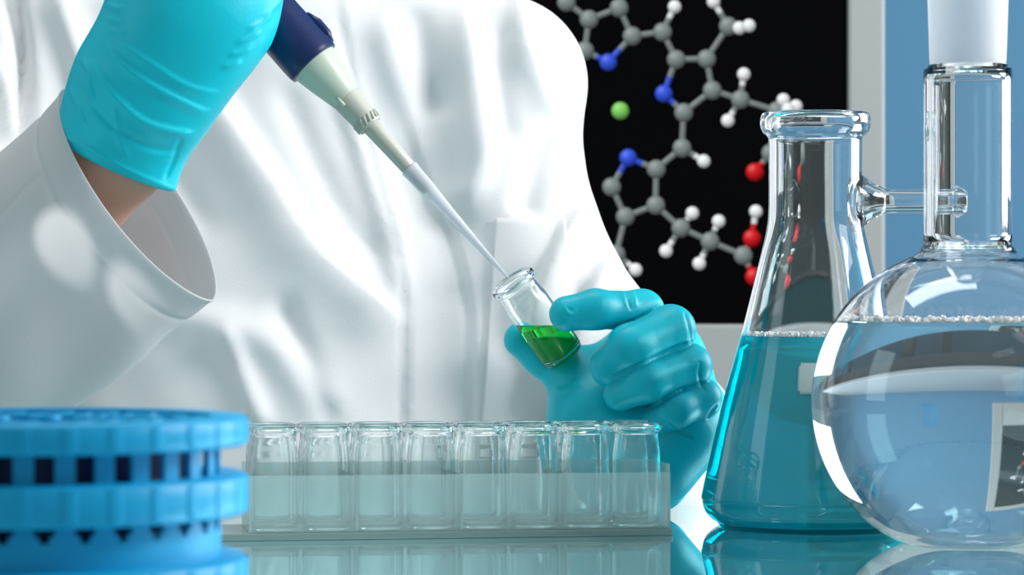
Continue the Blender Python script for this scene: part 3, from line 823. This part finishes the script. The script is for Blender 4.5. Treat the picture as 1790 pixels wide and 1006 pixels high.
# ------------------------------------------------------------------ round flask with ground joint
rc = P(1692, 0, 1.505); rc.z = 0
rf = empty('round_flask', rc, 'round flat-bottomed glass flask of clear water with frosted neck joint at right', 'flask')
T_ = Matrix.Translation(rc); R0 = .0790; zc0 = .0713
outp = [(0, .0012, 1), (.026, .0004), (.0345, .0010)]
for i in range(1, 25):
    a = -math.acos(.0345 / R0) + .03 + i / 24 * (math.acos(.0345 / R0) - .03 + math.acos(.030 / R0))
    outp.append((R0 * math.cos(a), zc0 + R0 * math.sin(a)))
outp += [(.0252, .1470), (.0228, .1505), (.0222, .1560), (.0222, .2335), (.0220, .2370), (.0212, .2402), (.0198, .2420), (.0191, .2424, 1)]
inp = [(.0176, .2422, 1), (.0177, .2390), (.0182, .2350), (.0182, .1570), (.0196, .1500)]
Ri = R0 - .0018
for i in range(24, 0, -1):
    a = -math.acos(.036 / Ri) + .02 + i / 24 * (math.acos(.036 / Ri) - .02 + math.acos(.026 / Ri))
    inp.append((Ri * math.cos(a), zc0 + Ri * math.sin(a)))
inp += [(.030, .0030), (0, .0036)]
bm = bmesh.new(); lathe(bm, smooth_prof(outp, 3) + smooth_prof(inp, 3), 112, T_)
from_bm('flask_glass', bm, M['glass'], rf)
zl2 = .1296 - (563 - 503) / F * 1.505
lp = [(0, .0034), (.030, .0028)]
Rl = Ri + .0003
for i in range(1, 60):
    a = -math.acos(.036 / Rl) + .02 + i / 59 * 1.9
    z = zc0 + Rl * math.sin(a)
    if z > zl2 - .0012: break
    lp.append((Rl * math.cos(a), z))
rl = math.sqrt(Rl ** 2 - (zl2 - zc0) ** 2)
lp += [(rl, zl2), (rl - .0012, zl2 - .0007), (rl - .004, zl2 - .0010), (0, zl2 - .0010)]
bm = bmesh.new(); lathe(bm, lp, 112, T_); from_bm('water', bm, M['water'], rf)
bubbles('surface_bubbles', rc, rl - .0004, zl2 + .0002, 900, M['bubble'], rf, .0007, .0021)
bm = bmesh.new()
lathe(bm, [(.0176, .2423), (.0191, .2423), (.0194, .2460), (.0208, .2900), (.0220, .2950), (.0220, .2990), (.0185, .2990), (.0180, .2900), (.0176, .2460)], 96, T_, closed=True)
from_bm('ground_joint', bm, M['frost'], rf, angle=30)

# ------------------------------------------------------------------ round blue tube rack in the foreground
bc = P(60, 0, .95); bc.z = 0
tr = empty('tube_rack', bc, 'round blue plastic tiered tube rack, out of focus at lower left', 'rack')
sc = .95 / F
def zb_(y, D=.89): return H - (y - 503) / F * D
Rf, Rb = 372 * sc, 325 * sc
def ring_solid(name, r0, r1, z0, z1, m, parent, seg=90):
    bm = bmesh.new(); bv = .0012
    lathe(bm, [(r0, z0), (r1 - bv, z0), (r1, z0 + bv), (r1, z1 - bv), (r1 - bv, z1), (r0, z1)], seg, Matrix.Translation(bc), closed=True)
    return from_bm(name, bm, m, parent, angle=50)
tiers = [(zb_(797), zb_(712, 1.018)), (zb_(925), zb_(850)), (zb_(1075), zb_(1004))]
for i, (z0, z1) in enumerate(tiers):
    tier = ring_solid('tier_band', Rb - .003, Rf, z0, z1, M['blue'], tr)
    bm = bmesh.new()
    for k in range(30):                                # vertical ribs of the band
        a = math.radians(12 * k + 6); q = Rf + .0004
        box(bm, -.0024, .0024, .0002, .0014, z0 + .001, z1 - .001, Matrix.Translation((bc.x + q * math.sin(a), bc.y - q * math.cos(a), 0)) @ Matrix.Rotation(a, 4, 'Z'), bev=.0003)
    from_bm('band_ribs', bm, M['blue'], tier)
# top plate with tube holes
bm = bmesh.new(); zt_ = tiers[0][1] - .003
lathe(bm, [(0, zt_ - .002), (Rb - .0025, zt_ - .002), (Rb - .0025, zt_), (0, zt_)], 64, Matrix.Translation(bc))
from_bm('top_plate', bm, M['blue'], tr, angle=30)
bm = bmesh.new()
for r_, n_ in ((.050, 20), (.036, 14), (.022, 8)):
    for k in range(n_):
        a = 2 * math.pi * k / n_
        lathe(bm, [(.0045, zt_ + .0002), (.0052, zt_ + .0002), (.0052, zt_ + .0022), (.0045, zt_ + .0022)], 14, Matrix.Translation((bc.x + r_ * math.cos(a), bc.y + r_ * math.sin(a), 0)), closed=True)
from_bm('hole_rims', bm, M['blue'], tr)
# wall between the bands: windows separated by posts
wins = [(tiers[0][0], tiers[1][1], 'rect'), (tiers[1][0], tiers[2][1], 'tri')]
for z0, z1, kind in wins:
    if kind == 'rect': top, bot = z0, z1
    else: top, bot = z0, z1
    bm = bmesh.new(); seg = 30; sub_ = 8
    for k in range(seg):
        a0 = 12 * k - 6 
        for j in range(sub_):
            aa = math.radians(a0 + 12 * j / sub_ - 0); ab = math.radians(a0 + 12 * (j + 1) / sub_)
            cj = (j + .5) / sub_ - .5
            if kind == 'rect':
                hole = abs(cj) < .30; hz = (bot, top)
                spans = [] if hole else [hz]
            else:
                dep = max(0.0, (.34 - abs(cj)) / .34) * .0055
                spans = [(bot, top - dep - .0004)] if dep > 0 else [(bot, top)]
            for (s0, s1) in spans:
                pts = []
                for a, rr in ((aa, Rb), (ab, Rb), (ab, Rb - .002), (aa, Rb - .002)):
                    pts.append((bc.x + rr * math.sin(a), bc.y - rr * math.cos(a)))
                lo = [bm.verts.new((x_, y_, s0)) for x_, y_ in pts]; hi = [bm.verts.new((x_, y_, s1)) for x_, y_ in pts]
                bm.faces.new(lo[::-1]); bm.faces.new(hi)
                for q in range(4): bm.faces.new((lo[q], lo[(q + 1) % 4], hi[(q + 1) % 4], hi[q]))
    bmesh.ops.remove_doubles(bm, verts=bm.verts, dist=1e-6)
    from_bm('window_wall', bm, M['blue'], tr, smooth=False)
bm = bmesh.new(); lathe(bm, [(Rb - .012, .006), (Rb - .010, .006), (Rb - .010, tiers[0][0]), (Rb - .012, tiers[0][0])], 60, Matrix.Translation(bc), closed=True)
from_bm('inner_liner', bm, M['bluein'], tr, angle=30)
bm = bmesh.new(); lathe(bm, [(Rb - .003, 0), (Rb + .003, 0), (Rb, .004), (Rb, tiers[2][0]), (Rb - .003, tiers[2][0])], 90, Matrix.Translation(bc), closed=True)
from_bm('base_wall', bm, M['blue'], tr, angle=30)
